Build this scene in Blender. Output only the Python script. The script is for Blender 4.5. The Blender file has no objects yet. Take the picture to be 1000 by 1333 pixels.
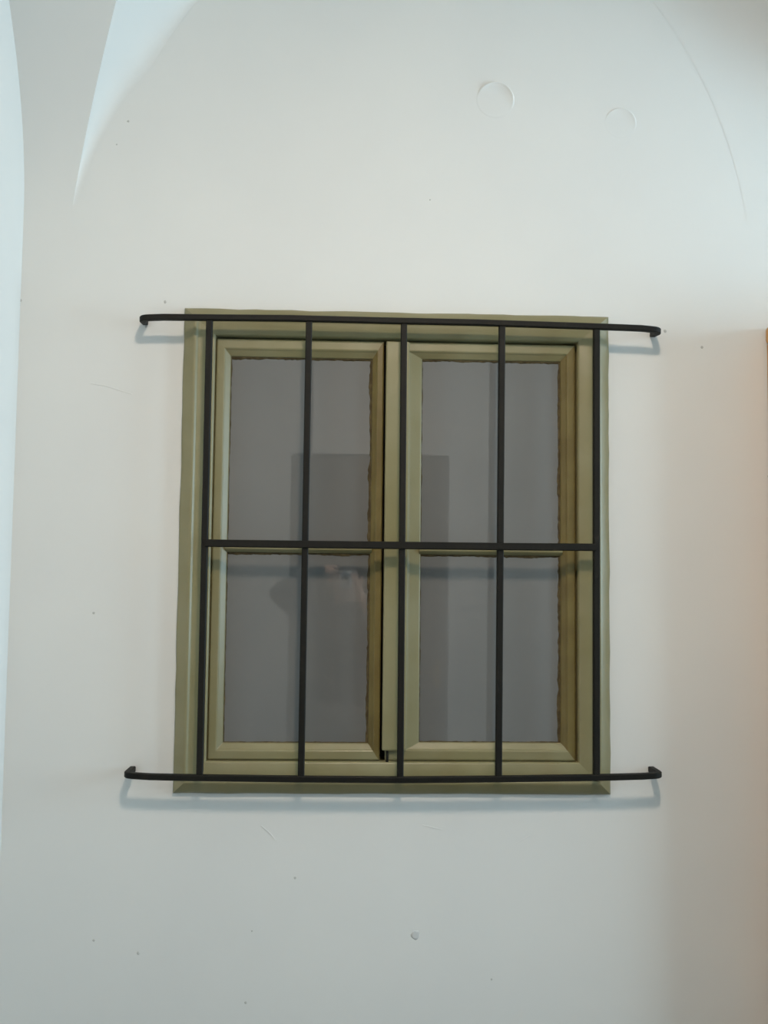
import bpy, bmesh, math, random
from mathutils import Vector, Matrix
random.seed(4)
sc = bpy.context.scene
COL = sc.collection

# ------------------------------------------------------------------ camera
FPX, CAMZ, CAMD = 1300.0, 1.6, 2.5
YAW, PITCH, ROLL = math.radians(2.15), math.radians(3.90), math.radians(0.63)
fw = Vector((math.sin(YAW)*math.cos(PITCH), math.cos(YAW)*math.cos(PITCH), math.sin(PITCH)))
rt = Vector((math.cos(YAW), -math.sin(YAW), 0))
up = rt.cross(fw)
rt, up = math.cos(ROLL)*rt + math.sin(ROLL)*up, math.cos(ROLL)*up - math.sin(ROLL)*rt
CAM = Vector((0, -CAMD, CAMZ))
cd = bpy.data.cameras.new('camera'); cam = bpy.data.objects.new('camera', cd); COL.objects.link(cam)
cd.sensor_fit = 'VERTICAL'; cd.sensor_height = 36; cd.lens = 36*FPX/1333.0
cd.clip_start = 0.005; cd.clip_end = 100
m = Matrix((rt, up, -fw)).transposed().to_4x4(); m.translation = CAM
cam.matrix_world = m
sc.camera = cam

def at(px, py, t=0.0):
    """point on the vertical plane t metres in front of the window wall seen at a photo pixel"""
    v = fw + rt*((px-500)/FPX) + up*((666.5-py)/FPX)
    k = (CAMD - t)/v.y
    return CAM + v*k

# ------------------------------------------------------------------ world, lights, exposure
w = bpy.data.worlds.new('world'); sc.world = w; w.use_nodes = True
w.node_tree.nodes['Background'].inputs[0].default_value = (0.62, 0.80, 1.0, 1)
w.node_tree.nodes['Background'].inputs[1].default_value = 1.0
DAY_POWER, DAY_COL = 330.0, (0.58, 0.84, 1.0)
LAMP_POWER, LAMP_COL = 285.0, (1.0, 0.835, 0.68)
la = bpy.data.lights.new('daylight', 'AREA'); la.shape = 'RECTANGLE'; la.size = 1.7; la.size_y = 1.5
la.energy = DAY_POWER; la.color = DAY_COL
lo = bpy.data.objects.new('daylight', la); COL.objects.link(lo)
lo.location = (3.72, -1.15, 1.95); lo.rotation_euler = (0, math.radians(90), 0)
sc.view_settings.view_transform = 'Standard'; sc.view_settings.look = 'None'
sc.view_settings.gamma = 1; sc.view_settings.use_curve_mapping = False
sc.view_settings.exposure = -1.25

# ------------------------------------------------------------------ materials
def mat(name, col, rough=0.6, spec=0.5, metal=0.0, coat=0.0, var=None, vscale=8.0, vdetail=4, bump=0.0, bscale=40.0, ramp=(0.4, 0.65)):
    M = bpy.data.materials.new(name); M.use_nodes = True
    nt = M.node_tree; b = nt.nodes['Principled BSDF']
    b.inputs['Base Color'].default_value = (*col, 1); b.inputs['Roughness'].default_value = rough
    b.inputs['Specular IOR Level'].default_value = spec; b.inputs['Metallic'].default_value = metal
    b.inputs['Coat Weight'].default_value = coat
    tc = nt.nodes.new('ShaderNodeTexCoord')
    if var:
        n = nt.nodes.new('ShaderNodeTexNoise'); n.inputs['Scale'].default_value = vscale; n.inputs['Detail'].default_value = vdetail
        r = nt.nodes.new('ShaderNodeValToRGB'); r.color_ramp.elements[0].position = ramp[0]; r.color_ramp.elements[1].position = ramp[1]
        r.color_ramp.elements[0].color = (*col, 1); r.color_ramp.elements[1].color = (*var, 1)
        nt.links.new(tc.outputs['Object'], n.inputs['Vector']); nt.links.new(n.outputs['Fac'], r.inputs['Fac'])
        nt.links.new(r.outputs['Color'], b.inputs['Base Color'])
    if bump:
        n2 = nt.nodes.new('ShaderNodeTexNoise'); n2.inputs['Scale'].default_value = bscale; n2.inputs['Detail'].default_value = 6
        bp = nt.nodes.new('ShaderNodeBump'); bp.inputs['Strength'].default_value = bump; bp.inputs['Distance'].default_value = 0.004
        nt.links.new(tc.outputs['Object'], n2.inputs['Vector']); nt.links.new(n2.outputs['Fac'], bp.inputs['Height'])
        nt.links.new(bp.outputs['Normal'], b.inputs['Normal'])
    return M
def wood(name, c1, c2, rough=0.4, axis=2):
    M = mat(name, c1, rough); nt = M.node_tree; b = nt.nodes['Principled BSDF']
    tc = nt.nodes.new('ShaderNodeTexCoord'); mp = nt.nodes.new('ShaderNodeMapping')
    s = [14.0, 14.0, 14.0]; s[axis] = 1.2; mp.inputs['Scale'].default_value = s
    n = nt.nodes.new('ShaderNodeTexNoise'); n.inputs['Scale'].default_value = 3; n.inputs['Detail'].default_value = 8; n.inputs['Distortion'].default_value = 0.8
    r = nt.nodes.new('ShaderNodeValToRGB'); r.color_ramp.elements[0].position = 0.35; r.color_ramp.elements[1].position = 0.7
    r.color_ramp.elements[0].color = (*c1, 1); r.color_ramp.elements[1].color = (*c2, 1)
    nt.links.new(tc.outputs['Object'], mp.inputs['Vector']); nt.links.new(mp.outputs['Vector'], n.inputs['Vector'])
    nt.links.new(n.outputs['Fac'], r.inputs['Fac']); nt.links.new(r.outputs['Color'], b.inputs['Base Color'])
    return M
MAT = dict(
    plaster=mat('white_lime_plaster', (0.71, 0.70, 0.67), 0.9, 0.2, var=(0.675, 0.668, 0.645), vscale=2.2, vdetail=6, bump=0.22, bscale=9, ramp=(0.35, 0.75)),
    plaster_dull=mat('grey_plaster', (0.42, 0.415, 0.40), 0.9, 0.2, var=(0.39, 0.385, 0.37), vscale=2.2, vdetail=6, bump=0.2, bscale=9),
    blemish=mat('plaster_blemish', (0.50, 0.485, 0.455), 0.9, 0.1),
    smudge=mat('plaster_smudge', (0.60, 0.595, 0.58), 0.9, 0.1),
    paint=mat('olive_gloss_paint', (0.232, 0.208, 0.112), 0.34, 0.5, var=(0.200, 0.174, 0.080), vscale=5, vdetail=5, bump=0.12, bscale=30),
    paint_worn=mat('yellowed_olive_paint', (0.155, 0.118, 0.036), 0.36, 0.4, var=(0.120, 0.086, 0.024), vscale=9, vdetail=5, bump=0.12, bscale=30),
    putty=mat('brown_putty', (0.060, 0.043, 0.020), 0.8, 0.2, var=(0.10, 0.075, 0.035), vscale=60),
    iron=mat('dark_painted_iron', (0.0065, 0.0055, 0.003), 0.6, 0.22, var=(0.005, 0.0042, 0.0028), vscale=30, bump=0.15, bscale=120),
    oak=wood('orange_oak', (0.60, 0.30, 0.09), (0.48, 0.22, 0.06), 0.35),
    doorwood=wood('dark_door_wood', (0.040, 0.032, 0.022), (0.026, 0.02, 0.014), 0.5),
    brass=mat('brass', (0.55, 0.40, 0.16), 0.3, 0.5, 1.0),
    tile=mat('grey_floor_tile', (0.085, 0.08, 0.075), 0.5, 0.4, var=(0.06, 0.06, 0.056), vscale=6),
    grout=mat('grout', (0.12, 0.12, 0.115), 0.9),
    white=mat('white_frame_paint', (0.75, 0.75, 0.73), 0.4),
    jacket=mat('dark_jacket_cloth', (0.018, 0.024, 0.030), 0.85, 0.2, var=(0.024, 0.030, 0.034), vscale=20, bump=0.3, bscale=25),
    trousers=mat('beige_trousers_cloth', (0.22, 0.20, 0.18), 0.9, 0.2, bump=0.3, bscale=25),
    skin=mat('skin', (0.55, 0.33, 0.24), 0.5, 0.4),
    hair=mat('dark_hair', (0.025, 0.017, 0.010), 0.6, 0.4, bump=0.5, bscale=90),
    shoe=mat('black_leather', (0.015, 0.014, 0.013), 0.4),
    silver=mat('silver_plastic', (0.45, 0.45, 0.46), 0.3, 0.5, 0.6),
    black=mat('black_plastic', (0.012, 0.012, 0.012), 0.35),
    eye=mat('eye_white', (0.6, 0.6, 0.58), 0.2),
)
def mk_pane():
    M = mat('murky_glass', (0.155, 0.152, 0.145), 0.9, 0.0, var=(0.138, 0.137, 0.132), vscale=3.0, vdetail=5, ramp=(0.3, 0.7))
    b = M.node_tree.nodes['Principled BSDF']
    b.inputs['Coat Weight'].default_value = 1.0; b.inputs['Coat Roughness'].default_value = 0.015; b.inputs['Coat IOR'].default_value = 1.8
    return M
MAT['pane'] = mk_pane()
def mk_globe():
    M = bpy.data.materials.new('lit_opal_glass'); M.use_nodes = True
    b = M.node_tree.nodes['Principled BSDF']; b.inputs['Base Color'].default_value = (0.9, 0.88, 0.82, 1)
    b.inputs['Emission Color'].default_value = (*LAMP_COL, 1)
    # a sphere of radius r and radiance L gives off 4 pi^2 r^2 L watts
    b.inputs['Emission Strength'].default_value = LAMP_POWER/(4*math.pi**2*0.13**2)
    return M
MAT['globe'] = mk_globe()

# ------------------------------------------------------------------ helpers
def link(name, me, material, parent=None, smooth=False):
    o = bpy.data.objects.new(name, me); COL.objects.link(o)
    if material is not None: me.materials.append(MAT[material] if isinstance(material, str) else material)
    if parent is not None: o.parent = parent
    if smooth:
        for p in me.polygons: p.use_smooth = True
    return o
def bm_obj(name, bm, material, parent=None, smooth=False):
    bmesh.ops.recalc_face_normals(bm, faces=bm.faces[:])
    me = bpy.data.meshes.new(name); bm.to_mesh(me); bm.free()
    return link(name, me, material, parent, smooth)
def thing(name, label, cat, group=None, kind=None, loc=(0, 0, 0)):
    o = bpy.data.objects.new(name, None); COL.objects.link(o); o.location = loc; o.empty_display_size = 0.1
    return tag(o, label, cat, group, kind)
def tag(o, label=None, cat=None, group=None, kind=None):
    if label: o['label'] = label
    if cat: o['category'] = cat
    if group: o['group'] = group
    if kind: o['kind'] = kind
    return o
def box(bm, x0, x1, y0, y1, z0, z1, bevel=0.0, seg=2):
    g = bmesh.ops.create_cube(bm, size=1.0)
    for v in g['verts']:
        v.co = Vector(((x0+x1)/2+v.co.x*(x1-x0), (y0+y1)/2+v.co.y*(y1-y0), (z0+z1)/2+v.co.z*(z1-z0)))
    if bevel:
        vs = set(g['verts']); es = [e for e in bm.edges if e.verts[0] in vs and e.verts[1] in vs]
        bmesh.ops.bevel(bm, geom=es, offset=bevel, segments=seg, profile=0.5, affect='EDGES')
def box_obj(name, dims, material, parent=None, bevel=0.0):
    bm = bmesh.new(); box(bm, *dims, bevel=bevel); return bm_obj(name, bm, material, parent)
def frame_sweep(bm, x0, x1, z0, z1, prof, closed=True):
    """mitred rectangular frame: prof = [(inset from the outer edge, height in front of the wall)]"""
    rings = []
    for ins, t in prof:
        rings.append([bm.verts.new((x, -t, z)) for x, z in ((x0+ins, z0+ins), (x1-ins, z0+ins), (x1-ins, z1-ins), (x0+ins, z1-ins))])
    n = len(rings)
    for a in range(n if closed else n-1):
        A, B = rings[a], rings[(a+1) % n]
        for i in range(4):
            bm.faces.new((A[i], A[(i+1) % 4], B[(i+1) % 4], B[i]))
def lathe(bm, prof, seg=24, c=(0, 0, 0)):
    rings = [[bm.verts.new((c[0]+r*math.cos(2*math.pi*i/seg), c[1]+r*math.sin(2*math.pi*i/seg), c[2]+z)) for i in range(seg)] for r, z in prof]
    for a in range(len(rings)-1):
        for i in range(seg):
            bm.faces.new((rings[a][i], rings[a][(i+1) % seg], rings[a+1][(i+1) % seg], rings[a+1][i]))
    for ring in (rings[0], rings[-1]): bm.faces.new(ring)
def bar(bm, pts, hw, hh, bevel=0.25):
    """square-section bar with eased edges swept along a polyline"""
    P = [Vector(p) for p in pts]; n = len(P); rings = []
    c = bevel
    sec = [(-1, -1+c), (-1+c, -1), (1-c, -1), (1, -1+c), (1, 1-c), (1-c, 1), (-1+c, 1), (-1, 1-c)]
    prev = None
    for i in range(n):
        t = (P[min(i+1, n-1)]-P[max(i-1, 0)]).normalized()
        if prev is None:
            ref = Vector((0, 0, 1)) if abs(t.z) < 0.8 else Vector((0, -1, 0))
        else: ref = prev
        v = (ref - t*ref.dot(t)).normalized(); u = t.cross(v); prev = v
        rings.append([bm.verts.new(P[i]+u*(a*hw)+v*(b*hh)) for a, b in sec])
    for a in range(n-1):
        for i in range(8):
            bm.faces.new((rings[a][i], rings[a][(i+1) % 8], rings[a+1][(i+1) % 8], rings[a+1][i]))
    bm.faces.new(rings[0]); bm.faces.new(rings[-1])
def rect(pts, t):
    P = [at(x, y, t) for x, y in pts]      # TL TR BR BL
    return ((P[0].x+P[3].x)/2, (P[1].x+P[2].x)/2, (P[2].z+P[3].z)/2, (P[0].z+P[1].z)/2)

# ------------------------------------------------------------------ the room
HALL_W = 3.5                       # depth of the vaulted hall
XL = at(29, 330).x                 # the corner on the left
XR = 3.6
ZS = CAMZ + 0.915                   # springing of the vault
VA, VB = HALL_W/2, 1.10            # half span and rise
WX0, WX1, WZ0, WZ1 = rect([(242, 402), (790, 414), (795, 1033), (225, 1032)], 0.0)   # outer edge of the window casing

def grid_wall(name, xs, zs, skip, fn):
    bm = bmesh.new(); V = [[bm.verts.new(fn(x, z)) for x in xs] for z in zs]
    for j in range(len(zs)-1):
        for i in range(len(xs)-1):
            cx, cz = (xs[i]+xs[i+1])/2, (zs[j]+zs[j+1])/2
            if any(a < cx < b and c < cz < d for a, b, c, d in skip): continue
            bm.faces.new((V[j][i], V[j][i+1], V[j+1][i+1], V[j+1][i]))
    bm.normal_update()
    me = bpy.data.meshes.new(name); bm.to_mesh(me); bm.free()
    return me
def wall_with_thickness(name, me, direction, material='plaster'):
    o = link(name, me, material)
    s = o.modifiers.new('thickness', 'SOLIDIFY'); s.thickness = 0.22; s.offset = direction
    return tag(o, kind='structure')
hole = (WX0+0.02, WX1-0.02, WZ0+0.02, WZ1-0.02)
back = wall_with_thickness('wall_back', grid_wall('wall_back', [XL-0.2, hole[0], hole[1], XR+0.2], [0, hole[2], hole[3], ZS+VB+0.1], [hole], lambda x, z: (x, 0, z)), -1)
tag(back, 'white lime-plastered wall around the barred window', 'wall')
DX0, DX1 = -0.34, 0.62; DZ1 = 2.36       # door behind the photographer
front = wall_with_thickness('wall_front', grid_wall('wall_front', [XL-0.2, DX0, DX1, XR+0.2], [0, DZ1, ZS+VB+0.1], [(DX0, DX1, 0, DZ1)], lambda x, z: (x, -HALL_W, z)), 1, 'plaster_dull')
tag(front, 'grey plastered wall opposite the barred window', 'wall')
left = wall_with_thickness('wall_left', grid_wall('wall_left', [-HALL_W-0.2, 0.2], [0, ZS+VB+0.1], [], lambda y, z: (XL, y, z)), -1)
tag(left, 'white plastered wall meeting the window wall at the left corner', 'wall')
OP = (-1.95, -0.35, 1.05, 2.85)          # daylight window in the end wall
right = wall_with_thickness('wall_right', grid_wall('wall_right', [-HALL_W-0.2, OP[0], OP[1], 0.2], [0, OP[2], OP[3], ZS+VB+0.1], [OP], lambda y, z: (XR, y, z)), 1)
tag(right, 'white plastered end wall with the daylight window', 'wall')

def barrel_p(z):
    h = max(0.0, z-ZS)
    if h >= VB: return VA
    return VA*(1-math.sqrt(1-(h/VB)**2))
# lunette over the window, cut into the vault
LCX, LW, LWR, LH, LZ0 = 0.344, 1.062, 1.06, 1.198, 2.344
def arch_pt(a):                          # a: 0 left foot .. pi right foot; the crown is flattened
    q = math.sin(a)
    if q > 0.65: q = 0.65 + 0.15*(1-math.exp(-(q-0.65)/0.15))
    c = math.cos(a)
    return Vector((LCX - (LW if c > 0 else LWR)*c, 0, LZ0 + LH*q))
def arch(a):
    t = arch_pt(a+0.002) - arch_pt(a-0.002)
    return arch_pt(a), Vector((-t.z, 0, t.x)).normalized()
SPLAY = 0.08
def groin(a):
    b, n = arch(a); q = b.copy()
    for _ in range(30):
        p = barrel_p(q.z); q = b + n*(SPLAY*p); 
    return Vector((q.x, -barrel_p(q.z), q.z))
bm = bmesh.new()
NA = 96
rows = []
for i in range(NA+1):
    a = math.pi*i/NA; b, n = arch(a); g = groin(a); p = -g.y
    if p < 0.0004: continue
    k = min(1.0, max(0.0, (a-1.6)/0.6)); k = k*k*(3-2*k)
    side = (n*(1-k) + Vector((1, 0, 0))*k).normalized()
    r = (1-k)*min(0.07, 0.015 + 0.42*p) + k*0.36     # the plaster rounds off far more on the right
    p0 = b - side*r; row = []
    for j in range(17):
        q = j/16.0
        row.append(bm.verts.new(p0*(1-q)**2 + b*(2*q*(1-q)) + g*q*q + Vector((0, -0.0004*(1-q), 0))))
    rows.append(row)
for A, B in zip(rows, rows[1:]):
    for j in range(16):
        bm.faces.new((A[j], B[j], B[j+1], A[j+1]))
G = [groin(math.pi*i/NA) for i in range(NA+1)]
def strip(A, B, nx=6):                   # barrel surface between two matching rows of x, z
    prev = None
    for (xa, z), (xb, _) in zip(A, B):
        row = [bm.verts.new((xa+(xb-xa)*k/nx, -barrel_p(z), z)) for k in range(nx+1)]
        if prev:
            for k in range(nx): bm.faces.new((prev[k], prev[k+1], row[k+1], row[k]))
        prev = row
top_i = max(range(NA+1), key=lambda i: G[i].z)
GL = [(g.x, g.z) for g in G[:top_i+1]]; GR = [(g.x, g.z) for g in G[::-1][:NA-top_i+1]]
zst = ZS-0.10
# below the feet of the lunette nothing stands proud, so the strips start at the springing
GL = [q for q in GL if q[1] > ZS]; GR = [q for q in GR if q[1] > ZS]
GL.insert(0, (GL[0][0], ZS-0.002)); GR.insert(0, (GR[0][0], ZS-0.002))
strip([(XL, z) for x, z in GL], GL); strip(GR, [(XR, z) for x, z in GR])
zt = max(g.z for g in G)
zs_top = [zt + (ZS+VB-zt)*math.sin(math.pi/2*k/14) for k in range(15)]
strip([(XL, z) for z in zs_top], [(XR, z) for z in zs_top])
# the other half of the barrel, down to the opposite wall
prev = None
for k in range(25):
    th = math.pi/2*k/24
    row = [bm.verts.new((x, -VA - VA*math.sin(th), ZS+VB*math.cos(th))) for x in (XL, XR)]
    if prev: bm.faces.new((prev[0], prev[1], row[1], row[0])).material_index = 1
    prev = row
me = bpy.data.meshes.new('ceiling'); bm.to_mesh(me); bm.free()
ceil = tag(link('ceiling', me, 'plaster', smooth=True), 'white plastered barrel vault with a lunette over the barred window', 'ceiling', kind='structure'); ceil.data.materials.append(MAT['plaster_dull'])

floor = tag(box_obj('floor', (XL-0.2, XR+0.2, -HALL_W-0.2, 0.2, -0.2, -0.004), 'grout'), 'grey tiled floor of the vaulted hall', 'floor', kind='structure')
tile_me = None
TS = 0.4
y = -HALL_W
while y < -0.01:
    x = XL
    while x < XR-0.01:
        if tile_me is None:
            bm = bmesh.new(); box(bm, 0.003, TS-0.003, 0.003, TS-0.003, -0.02, 0.0, bevel=0.002, seg=1)
            o = bm_obj('tile', bm, 'tile', floor); tile_me = o.data
        else:
            o = bpy.data.objects.new('tile', tile_me); COL.objects.link(o); o.parent = floor
        sx = min(1.0, (XR-x)/TS); sy = min(1.0, (-y)/TS)
        o.location = (x, y, 0); o.scale = (sx, sy, 1)
        x += TS
    y += TS

# ------------------------------------------------------------------ the barred window
win = thing('window_1', 'olive painted double casement window behind dark iron bars', 'window', kind='structure', loc=((WX0+WX1)/2, 0, WZ0))
bpy.context.view_layer.update()
def under(o, parent):
    o.parent = parent; o.matrix_parent_inverse = parent.matrix_world.inverted(); return o
SX0, SX1, SZ0, SZ1 = rect([(281, 441), (752, 443), (752, 991), (269, 991)], 0.010)   # opening the sashes sit in
# casing: four mitred boards
inL, inR, inB, inT = SX0-WX0, WX1-SX1, SZ0-WZ0, WZ1-SZ1
def casing_ring(bm, f, t):
    """f 0 = outer edge, 1 = inner edge"""
    return [bm.verts.new((x, -t, z)) for x, z in ((WX0+inL*f, WZ0+inB*f), (WX1-inR*f, WZ0+inB*f), (WX1-inR*f, WZ1-inT*f), (WX0+inL*f, WZ1-inT*f))]
prof = [(0, -0.03), (0, 0.008), (0.02, 0.011), (0.10, 0.016), (0.30, 0.0265), (0.36, 0.029), (0.41, 0.0285), (0.44, 0.025), (0.47, 0.0225), (0.55, 0.022), (0.95, 0.022), (1.0, 0.019), (1.0, -0.06)]
for side in range(4):
    bm = bmesh.new(); rings = []
    for f, t in prof:
        c = [(WX0+inL*f, WZ0+inB*f), (WX1-inR*f, WZ0+inB*f), (WX1-inR*f, WZ1-inT*f), (WX0+inL*f, WZ1-inT*f)]
        a, b = c[side], c[(side+1) % 4]
        ring = []
        for k in range(25):
            s = k/24; ring.append(bm.verts.new((a[0]+(b[0]-a[0])*s, -t, a[1]+(b[1]-a[1])*s)))
        rings.append(ring)
    # the old outer edge wavers a little under its paint
    for r in rings[:3]:
        for k, v in enumerate(r):
            if 0 < k < 24:
                d = random.uniform(-0.0012, 0.0012)
                if side % 2: v.co.x += d
                else: v.co.z += d
    for A, B in zip(rings, rings[1:]):
        for k in range(24): bm.faces.new((A[k], A[k+1], B[k+1], B[k]))
    o = bm_obj('casing_board', bm, 'paint', None, smooth=True); under(o, win)
# the two sashes
def bevel_rect(bm, o, i, t_front, t_in, t_back, ease=0.004):
    """o, i = (x0, x1, z0, z1) outer and glass edges"""
    def ring(f, t, e=0.0):
        q = [o[k]+(i[k]-o[k])*f for k in range(4)]
        return [bm.verts.new((x, -t, z)) for x, z in ((q[0]+e, q[2]+e), (q[1]-e, q[2]+e), (q[1]-e, q[3]-e), (q[0]+e, q[3]-e))]
    R = [ring(0, t_back), ring(0, t_front-0.004), ring(0.05, t_front-0.0012), ring(0.12, t_front), ring(0.52, t_front), ring(0.60, t_front-0.001), ring(0.66, t_front-0.004), ring(0.98, t_in+0.004), ring(1, t_in), ring(1, t_back)]
    for A, B in zip(R, R[1:]):
        for k in range(4): bm.faces.new((A[k], A[(k+1) % 4], B[(k+1) % 4], B[k])).material_index = 1 if k == 1 else 0   # right stile: yellowed
TG = -0.006                                # glass face, just behind the wall face
gl = rect([(301, 467), (484, 466), (480, 966), (291, 967)], TG)
gr = rect([(549, 469), (729, 471), (729, 966), (546, 966)], TG)
zm = (at(400, 714, 0.0).z + at(640, 716, 0.0).z)/2
xm = (at(505, 460, 0.01).x + at(502, 985, 0.01).x)/2
G4 = 0.0018
for gx, ox0, ox1 in ((gl, SX0+G4, (at(498.5, 460, 0.013).x+at(496.5, 960, 0.013).x)/2), (gr, xm+0.001, SX1-0.005)):
    bm = bmesh.new()
    bevel_rect(bm, (ox0, ox1, SZ0+G4, SZ1-0.006), gx, 0.013, TG+0.002, -0.03)
    sash = under(bm_obj('sash', bm, 'paint'), win); sash.data.materials.append(MAT['paint_worn'])
    mod = sash.modifiers.new('ease', 'BEVEL'); mod.width = 0.0012; mod.segments = 2; mod.limit_method = 'ANGLE'; mod.angle_limit = math.radians(25)
    bm = bmesh.new()                        # glazing bar: small T with a beaded nose
    pr = [(-0.012, TG), (-0.0115, TG+0.006), (-0.006, 0.007), (-0.003, 0.0095), (0.003, 0.0095), (0.006, 0.007), (0.0115, TG+0.006), (0.012, TG)]
    A = [bm.verts.new((gx[0]-0.004, -t, zm+q)) for q, t in pr]; B = [bm.verts.new((gx[1]+0.004, -t, zm+q)) for q, t in pr]
    for k in range(8): bm.faces.new((A[k], A[(k+1) % 8], B[(k+1) % 8], B[k]))
    bm.faces.new(A); bm.faces.new(B[::-1])
    under(bm_obj('glazing_bar', bm, 'paint'), sash)
    for z0, z1, lower in ((zm+0.012, gx[3], 0), (gx[2], zm-0.012, 1)):
        under(box_obj('pane', (gx[0]-0.006, gx[1]+0.006, -TG, -TG+0.004, z0-0.006, z1+0.006), 'pane'), sash)
        # wavering line of old putty round the pane: thin on the left and below, thick on the right and above
        bm = bmesh.new()
        for side, base, amp in (('l', 0.0018, 0.0010), ('r', 0.0062, 0.0022), ('t', 0.0052, 0.0018), ('b', 0.0022, 0.0008)):
            n = 60; L0, L1 = (z0, z1) if side in 'lr' else (gx[0], gx[1]); prev = None; wv = 0
            for k in range(n+1):
                s = L0+(L1-L0)*k/n; wv = 0.6*wv + random.gauss(0, 0.5); wd = max(0.0008, base + amp*wv)
                hgt = 0.0022
                if side == 'l': q = [(gx[0]-0.002, s), (gx[0]+wd, s)]
                if side == 'r': q = [(gx[1]+0.002, s), (gx[1]-wd, s)]
                if side == 't': q = [(s, z1+0.002), (s, z1-wd)]
                if side == 'b': q = [(s, z0-0.002), (s, z0+wd)]
                row = [bm.verts.new((q[0][0], -TG-0.004, q[0][1])), bm.verts.new(((q[0][0]+2*q[1][0])/3, -TG-hgt, (q[0][1]+2*q[1][1])/3)), bm.verts.new((q[1][0], -TG+0.0005, q[1][1]))]
                if prev:
                    for j in range(2): bm.faces.new((prev[j], prev[j+1], row[j+1], row[j]))
                prev = row
        under(bm_obj('putty_line', bm, 'putty'), sash)
under(box_obj('light_stop_board', (WX0+0.02, WX1-0.02, 0.06, 0.08, WZ0+0.02, WZ1-0.02), 'doorwood'), win)  # unseen board added behind the sashes so no skylight leaks through the gaps
# cover strip on the meeting stiles
ax0 = (at(501, 460, 0.02).x + at(499, 960, 0.02).x)/2; ax1 = (at(532, 460, 0.02).x + at(530, 960, 0.02).x)/2
az0 = at(512, 977, 0.02).z; az1 = at(515, 445, 0.02).z
bm = bmesh.new(); box(bm, ax0, ax1, -0.027, -0.0125, az0, az1, bevel=0.004, seg=3)
under(bm_obj('cover_strip', bm, 'paint'), win)
rx = at(504, 984, 0.012).x
bm = bmesh.new(); box(bm, rx-0.003, rx+0.003, -0.020, -0.011, SZ0-0.001, az0+0.004, bevel=0.001, seg=1)
under(bm_obj('bolt_rod', bm, 'iron'), win)

# ------------------------------------------------------------------ the iron grille
TB = 0.075
gr_root = thing('window_grille', 'dark wrought-iron window grille of five upright bars fixed over the casement', 'window grille', loc=(at(520, 1014).x, 0, at(520, 1014, TB).z))
bpy.context.view_layer.update()
HB = 0.0072
def rail(name, pix, lean=(0, 0)):
    P = [at(x, y, TB) for x, y in pix]
    def bend(p, q):                        # quarter turn from the rail back into the wall
        d = (p-q).normalized(); R = 0.016; out = []
        c = p - d*R
        for k in range(1, 7):
            a = math.pi/2*k/6
            out.append(c + d*(R*math.sin(a)) + Vector((0, R*(1-math.cos(a)), 0)))
        out.append(Vector((out[-1].x + math.copysign(lean[0], d.x), 0.03, out[-1].z + lean[1])))
        return c, out
    cl, ol = bend(P[0], P[1]); cr, orr = bend(P[-1], P[-2])
    pts = ol[::-1] + [cl] + P[1:-1] + [cr] + orr
    bm = bmesh.new(); bar(bm, pts, HB, HB)
    return under(bm_obj(name, bm, 'iron'), gr_root)
rail('top_rail', [(184, 414), (212, 413), (275, 413.5), (380, 414.5), (500, 417.5), (620, 420), (770, 425), (835, 427.5), (859, 430)], (0.008, 0.013))
rail('bottom_rail', [(164, 1009), (195, 1011), (240, 1012), (390, 1014), (520, 1015), (640, 1014), (780, 1012), (835, 1010.5), (860, 1009)])
for (xt, yt), (xb, yb) in (((273, 414), (260, 1013)), ((402.5, 415), (392, 1014)), ((526, 418), (521, 1015)), ((653.5, 421), (649, 1014)), ((776.5, 425), (776.5, 1012))):
    bm = bmesh.new(); a, b = at(xt, yt, TB-0.004), at(xb, yb, TB-0.004); h = 0.0078
    bar(bm, [a, a.lerp(b, 0.5), b], h, h)
    under(bm_obj('upright_bar', bm, 'iron'), gr_root)
bm = bmesh.new(); bar(bm, [at(268, 707, TB+0.002), at(380, 708.5, TB+0.002), at(520, 710, TB+0.002), at(650, 711.5, TB+0.002), at(775, 712.5, TB+0.002)], 0.0075, 0.0090)
under(bm_obj('cross_bar', bm, 'iron'), gr_root)

# ------------------------------------------------------------------ marks in the plaster
def patch(px, py, r, lip, name='plaster_patch'):
    c = at(px, py); bm = bmesh.new(); seg = 40; prof = [(1.0, -0.001), (0.97, 0.5), (0.93, 1.0), (0.88, 0.75), (0.8, 0.45), (0.4, 0.35), (0.0, 0.3)]
    rings = []
    for f, hgt in prof[:-1]:
        ring = []
        for i in range(seg):
            a = 2*math.pi*i/seg; k = 0.04 + 0.96*max(0, math.sin(a+0.35))**0.8
            ring.append(bm.verts.new((c.x+r*f*math.cos(a), -max(-0.0005, hgt*lip*(k if f > 0.75 else 0.3)), c.z+r*f*0.98*math.sin(a))))
        rings.append(ring)
    for A, B in zip(rings, rings[1:]):
        for i in range(seg): bm.faces.new((A[i], A[(i+1) % seg], B[(i+1) % seg], B[i]))
    bm.faces.new(rings[-1])
    return bm_obj(name, bm, 'plaster', back, smooth=True)
patch(645, 130, 0.050, 0.0075); patch(808, 160, 0.042, 0.0035)
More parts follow.
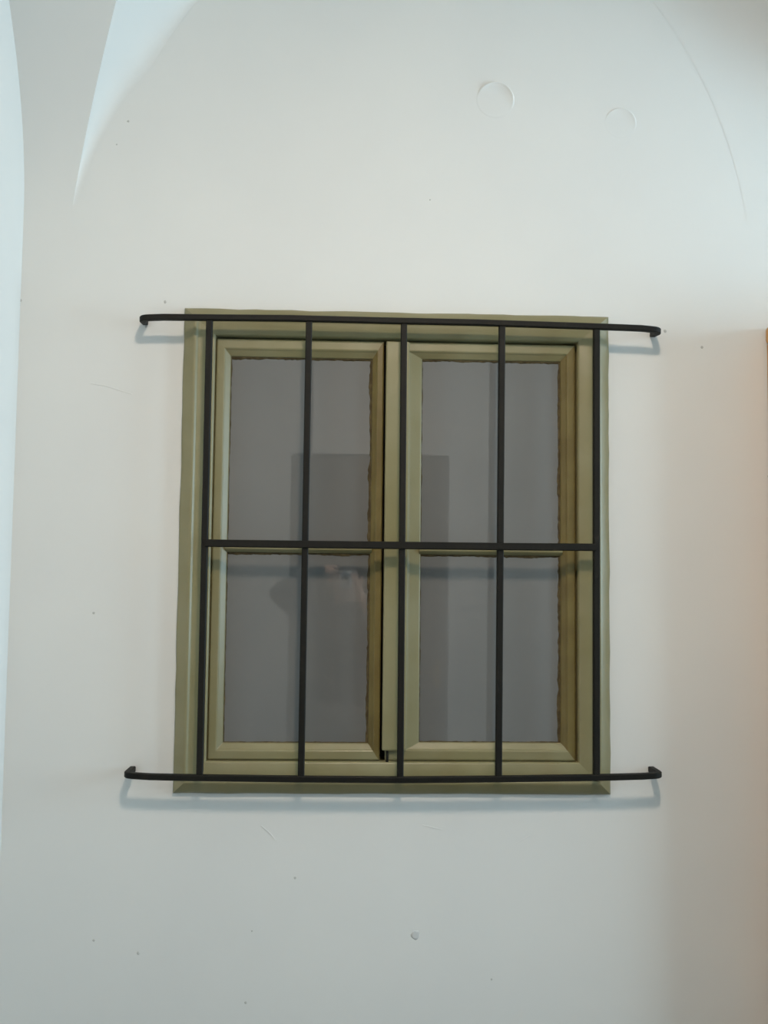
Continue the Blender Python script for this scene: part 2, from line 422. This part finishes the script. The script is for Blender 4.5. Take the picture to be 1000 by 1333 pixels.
for px, py, r in ((167, 158, .0028), (31, 203, .003), (28, 272, .0025), (26, 372, .0025), (27, 391, .0035), (152, 188, .002), (215, 393, .0035), (541, 1217, .011), (180, 1241, .0035), (320, 1305, .003), (122, 1224, .003), (384, 1143, .003), (866, 431, .004), (914, 452, .0035), (122, 798, .003), (190, 425, .003), (328, 1212, .002), (560, 260, .002), (1000, 620, .002), (640, 1275, .0025)):
    c = at(px, py); bm = bmesh.new()
    bmesh.ops.create_uvsphere(bm, u_segments=10, v_segments=6, radius=1.0)
    for v in bm.verts:
        j = 1+random.uniform(-.25, .25); v.co = Vector((c.x+v.co.x*r*j, v.co.y*0.0008, c.z+v.co.z*r*random.uniform(.8, 1.3)))
    bm_obj('plaster_chip', bm, 'blemish' if r < .01 else 'smudge', back, smooth=True)
for pts in ([(118, 499), (140, 503), (165, 511), (172, 513)], [(340, 1075), (352, 1085), (358, 1093)], [(550, 1074), (575, 1080)], [(672, 1098), (690, 1088)]):
    P = [at(*p, 0.0) for p in pts]; bm = bmesh.new(); bar(bm, P, 0.0009, 0.0012); bm_obj('plaster_scratch', bm, 'plaster', back)

# ------------------------------------------------------------------ tall oak cupboard just right of the view
CX = at(999, 700).x; CZ = at(999, 427).z; CDEP = 0.17; CWID = 0.9
cup = thing('tall_cupboard', 'tall varnished oak cupboard against the wall right of the barred window', 'cupboard', loc=(CX+CWID/2, -CDEP/2, 0))
bpy.context.view_layer.update()
bm = bmesh.new(); box(bm, CX+0.004, CX+CWID-0.004, -CDEP+0.02, -0.004, 0.0, CZ-0.045, bevel=0.003)
under(bm_obj('body', bm, 'oak'), cup)
bm = bmesh.new(); box(bm, CX-0.0, CX+CWID, -CDEP-0.012, -0.002, CZ-0.045, CZ, bevel=0.010, seg=3)
under(bm_obj('cornice', bm, 'oak'), cup)
bm = bmesh.new(); box(bm, CX, CX+CWID, -CDEP, -0.003, 0.0, 0.09, bevel=0.006)
under(bm_obj('plinth', bm, 'oak'), cup)
for k in range(2):
    x0 = CX+0.012+k*(CWID/2-0.008); x1 = x0+CWID/2-0.016
    bm = bmesh.new(); box(bm, x0, x1, -CDEP, -CDEP+0.02, 0.10, CZ-0.055, bevel=0.003)
    d = under(bm_obj('door', bm, 'oak'), cup)
    for z0, z1 in ((0.18, 1.05), (1.15, CZ-0.14)):
        bm = bmesh.new(); box(bm, x0+0.07, x1-0.07, -CDEP-0.010, -CDEP+0.004, z0, z1, bevel=0.008)
        under(bm_obj('door_panel', bm, 'oak'), d)
    bm = bmesh.new(); kx = x1-0.035 if k == 0 else x0+0.035
    lathe(bm, [(0.006, 0), (0.006, 0.012), (0.014, 0.018), (0.016, 0.026), (0.010, 0.033)], 16)
    bmesh.ops.rotate(bm, verts=bm.verts[:], matrix=Matrix.Rotation(math.radians(90), 3, 'X')); bmesh.ops.translate(bm, verts=bm.verts[:], vec=(kx, -CDEP, 1.1))
    under(bm_obj('knob', bm, 'brass', smooth=True), d)

# ------------------------------------------------------------------ pendant globe lamp
LX, LY, LZ = 0.22, -2.03, 3.24
hh = math.sqrt(1-((-LY-VA)/VA)**2)*VB + ZS
lamp = thing('pendant_lamp', 'lit opal glass globe lamp hanging from the vault in front of the window', 'lamp', loc=(LX, LY, LZ))
bm = bmesh.new(); bmesh.ops.create_uvsphere(bm, u_segments=32, v_segments=20, radius=0.13); bm_obj('globe', bm, 'globe', lamp, smooth=True)
bm = bmesh.new()                          # shallow enamelled dish over the globe
outer = [(0.02, 0.19), (0.06, 0.165), (0.14, 0.10), (0.21, 0.03), (0.250, -0.058)]
n0 = len(outer); seg = 40
prof_ = outer + [(r-0.004, z-0.003) for r, z in outer[::-1]]
rings = [[bm.verts.new((r*math.cos(2*math.pi*i/seg), r*math.sin(2*math.pi*i/seg), z)) for i in range(seg)] for r, z in prof_]
for A, B in zip(rings, rings[1:] + rings[:1]):
    for i in range(seg): bm.faces.new((A[i], A[(i+1) % seg], B[(i+1) % seg], B[i]))
bm_obj('shade', bm, 'white', lamp, smooth=True)
bm = bmesh.new(); lathe(bm, [(0.004, 0.19), (0.004, hh-LZ-0.02)], 10); bm_obj('cord', bm, 'black', lamp)
bm = bmesh.new(); lathe(bm, [(0.02, hh-LZ-0.05), (0.05, hh-LZ-0.03), (0.055, hh-LZ+0.004)]); bm_obj('ceiling_rose', bm, 'brass', lamp)

# ------------------------------------------------------------------ dark door behind the photographer, daylight window at the end
d1 = thing('door_1', 'dark panelled wooden door in the wall opposite the barred window', 'door', kind='structure', loc=((DX0+DX1)/2, -HALL_W, 0))
bpy.context.view_layer.update()
YF = -HALL_W
bm = bmesh.new(); box(bm, DX0, DX1, YF-0.10, YF-0.05, 0.0, DZ1, bevel=0.002); leaf = under(bm_obj('leaf', bm, 'doorwood'), d1)
for x0, x1 in ((DX0+0.10, (DX0+DX1)/2-0.04), ((DX0+DX1)/2+0.04, DX1-0.10)):
    for z0, z1 in ((0.2, 0.95), (1.1, DZ1-0.14)):
        bm = bmesh.new(); box(bm, x0, x1, YF-0.055, YF-0.038, z0, z1, bevel=0.010); under(bm_obj('door_panel', bm, 'doorwood'), leaf)
bm = bmesh.new(); box(bm, DX1-0.075, DX1-0.045, YF-0.052, YF-0.044, 0.95, 1.12, bevel=0.003); bar(bm, [(DX1-0.06, YF-0.05, 1.05), (DX1-0.06, YF-0.0, 1.05), (DX1-0.17, YF+0.002, 1.05)], 0.008, 0.008)
under(bm_obj('door_handle', bm, 'brass'), leaf)
w2 = thing('window_2', 'tall white window at the far end letting in daylight', 'window', kind='structure', loc=(XR, (OP[0]+OP[1])/2, OP[2]))
bpy.context.view_layer.update()
for dims in ((OP[0], OP[0]+0.05, OP[2], OP[3]), (OP[1]-0.05, OP[1], OP[2], OP[3]), (OP[0]+0.05, OP[1]-0.05, OP[2], OP[2]+0.05), (OP[0]+0.05, OP[1]-0.05, OP[3]-0.05, OP[3]), ((OP[0]+OP[1])/2-0.02, (OP[0]+OP[1])/2+0.02, OP[2]+0.05, OP[3]-0.05)):
    bm = bmesh.new(); box(bm, XR+0.02, XR+0.07, dims[0], dims[1], dims[2], dims[3], bevel=0.004); under(bm_obj('window_frame', bm, 'white'), w2)

# ------------------------------------------------------------------ the photographer, who shows faintly in the panes
PY = -2.79
J = {}
def body_mesh():
    bm_v = []; bm_e = []; rad = []
    def v(p, r, link_to=None):
        bm_v.append(p); rad.append(r if isinstance(r, tuple) else (r, r))
        if link_to is not None: bm_e.append((link_to, len(bm_v)-1))
        return len(bm_v)-1
    pel = v((0, PY, 0.93), (0.165, 0.115))
    waist = v((0, PY, 1.08), (0.14, 0.10), pel); chest = v((0, PY, 1.27), (0.165, 0.115), waist); up_ = v((0, PY, 1.39), (0.13, 0.09), chest)
    neck = v((0, PY+0.015, 1.47), 0.058, up_); jaw = v((0, PY+0.045, 1.535), (0.064, 0.075), neck)
    hd = v((0, PY+0.055, 1.60), (0.078, 0.098), jaw); crown = v((0, PY+0.045, 1.675), (0.066, 0.082), hd)
    for s in (-1, 1):
        hip = v((s*0.095, PY, 0.86), 0.092, pel); knee = v((s*0.11, PY+0.015, 0.49), 0.060, hip); calf = v((s*0.115, PY-0.01, 0.36), 0.056, knee)
        ank = v((s*0.12, PY-0.015, 0.09), 0.042, calf); ball = v((s*0.13, PY+0.10, 0.042), (0.045, 0.04), ank); v((s*0.135, PY+0.17, 0.034), (0.038, 0.032), ball)
        sh = v((s*0.175, PY+0.005, 1.395), 0.068, up_)
        if s < 0: el = (-0.375, PY+0.10, 1.53); wr = (-0.115, -2.585, 1.645); pm = (-0.068, -2.578, 1.650); tip = Vector((0.024, 0.012, -0.008)); fan = Vector((0.001, 0.0, -0.021)); th = [(-0.045, -2.598, 1.628), (-0.036, -2.604, 1.598), (-0.028, -2.602, 1.575)]
        else:     el = (0.245, PY+0.14, 1.235); wr = (0.085, -2.590, 1.500); pm = (0.068, -2.580, 1.548); tip = Vector((-0.014, 0.016, 0.034)); fan = Vector((-0.003, 0.0, 0.021)); th = [(0.058, -2.603, 1.570), (0.042, -2.606, 1.597), (0.030, -2.604, 1.615)]
        shv = v(tuple(Vector(bm_v[sh]).lerp(Vector(el), 0.5)), 0.055, sh); elv = v(el, 0.046, shv)
        mid = v(tuple(Vector(el).lerp(Vector(wr), 0.4)), 0.043, elv); wrv = v(wr, 0.028, mid); pmv = v(pm, (0.030, 0.020), wrv)
        for k in range(4):
            b = Vector(pm) + fan*(k-1.0)*0.9; L = (0.92, 1.0, 0.95, 0.78)[k]
            a = v(tuple(b + tip*0.35*L + Vector((0, 0.004, 0))), 0.0092, pmv); c = v(tuple(b + tip*0.75*L + Vector((0, 0.004, 0))), 0.0086, a); v(tuple(b + tip*1.05*L + Vector((0, -0.012, 0))), 0.0075, c)
        a = v(th[0], 0.011, pmv); a = v(th[1], 0.010, a); v(th[2], 0.008, a)
    me = bpy.data.meshes.new('body_cage'); me.from_pydata(bm_v, bm_e, []); me.update()
    o = bpy.data.objects.new('body_cage', me); COL.objects.link(o)
    o.modifiers.new('skin', 'SKIN')
    for i, r in enumerate(rad): me.skin_vertices[0].data[i].radius = r
    me.skin_vertices[0].data[pel].use_root = True
    ss = o.modifiers.new('sub', 'SUBSURF'); ss.levels = 2; ss.render_levels = 2
    bpy.context.view_layer.update()
    ev = o.evaluated_get(bpy.context.evaluated_depsgraph_get()); out = bpy.data.meshes.new_from_object(ev)
    bpy.data.objects.remove(o)
    return out
person = thing('person', 'person in a dark jacket holding a camera up, reflected faintly in the panes', 'person', loc=(0, PY, 0))
bpy.context.view_layer.update()
bme = body_mesh()
for mname in ('skin', 'jacket', 'trousers', 'shoe'): bme.materials.append(MAT[mname])
for p in bme.polygons:
    p.use_smooth = True; c = p.center
    hand = (c.x < -0.118+0.012 and False) or (c.y > -2.615 and (abs(c.x) < 0.105))
    if c.z < 0.085: k = 3
    elif c.z < 0.96 and abs(c.x) < 0.2: k = 2
    elif c.z > 1.475 and abs(c.x) < 0.10 and not hand: k = 0
    elif hand: k = 0
    else: k = 1
    p.material_index = k
bo = bpy.data.objects.new('body', bme); COL.objects.link(bo); under(bo, person)
bm = bmesh.new(); bmesh.ops.create_uvsphere(bm, u_segments=28, v_segments=18, radius=1.0)
for q in bm.verts:
    d = q.co.copy(); q.co = Vector((d.x*0.088, PY+0.042+d.y*0.108, 1.635+d.z*0.098))
bmesh.ops.delete(bm, geom=[q for q in bm.verts if (q.co.z < 1.655 and q.co.y > PY+0.055) or q.co.z < 1.56], context='VERTS')
hr = bm_obj('hair', bm, 'hair', smooth=True); under(hr, person); hr.modifiers.new('thick', 'SOLIDIFY').thickness = 0.008
for s in (-1, 1):
    bm = bmesh.new(); bmesh.ops.create_uvsphere(bm, u_segments=12, v_segments=8, radius=0.011); bmesh.ops.translate(bm, verts=bm.verts[:], vec=(s*0.031, PY+0.139, 1.608)); under(bm_obj('eye', bm, 'eye', smooth=True), person)
    bm = bmesh.new(); bmesh.ops.create_uvsphere(bm, u_segments=12, v_segments=8, radius=1.0)
    for q in bm.verts: q.co = Vector((s*0.083+q.co.x*0.010, PY+0.05+q.co.y*0.018, 1.592+q.co.z*0.032))
    under(bm_obj('ear', bm, 'skin', smooth=True), person)
bm = bmesh.new(); bmesh.ops.create_cone(bm, segments=10, radius1=0.017, radius2=0.006, depth=0.05, cap_ends=True)
bmesh.ops.rotate(bm, verts=bm.verts[:], matrix=Matrix.Rotation(math.radians(-18), 3, 'X')); bmesh.ops.translate(bm, verts=bm.verts[:], vec=(0, PY+0.152, 1.578)); under(bm_obj('nose', bm, 'skin', smooth=True), person)
bm = bmesh.new(); bmesh.ops.create_uvsphere(bm, u_segments=12, v_segments=8, radius=1.0)
for q in bm.verts: q.co = Vector((q.co.x*0.024, PY+0.128+q.co.y*0.008, 1.536+q.co.z*0.008))
under(bm_obj('mouth', bm, 'skin', smooth=True), person)
# the compact camera, held upright in both hands; its lens is where the picture is taken from
cc = thing('compact_camera', 'small silver compact camera held upright in both hands, reflected in the panes', 'camera', loc=(0, -2.57, 1.6))
bpy.context.view_layer.update()
bm = bmesh.new(); box(bm, -0.027, 0.027, -2.579, -2.561, 1.556, 1.644, bevel=0.005, seg=3); under(bm_obj('body', bm, 'silver', smooth=False), cc)
bm = bmesh.new(); lathe(bm, [(0.021, 0.0), (0.021, 0.016), (0.018, 0.017), (0.018, 0.032), (0.014, 0.033), (0.010, 0.030)], 24)
bmesh.ops.rotate(bm, verts=bm.verts[:], matrix=Matrix.Rotation(math.radians(-90), 3, 'X')); bmesh.ops.translate(bm, verts=bm.verts[:], vec=(0, -2.562, 1.6)); under(bm_obj('lens', bm, 'black', smooth=False), cc)
bm = bmesh.new(); box(bm, -0.022, 0.022, -2.585, -2.582, 1.565, 1.625, bevel=0.001, seg=1); under(bm_obj('screen', bm, 'black'), cc)
bm = bmesh.new(); box(bm, 0.010, 0.020, -2.562, -2.5595, 1.628, 1.642, bevel=0.001, seg=1); under(bm_obj('flash', bm, 'white'), cc)
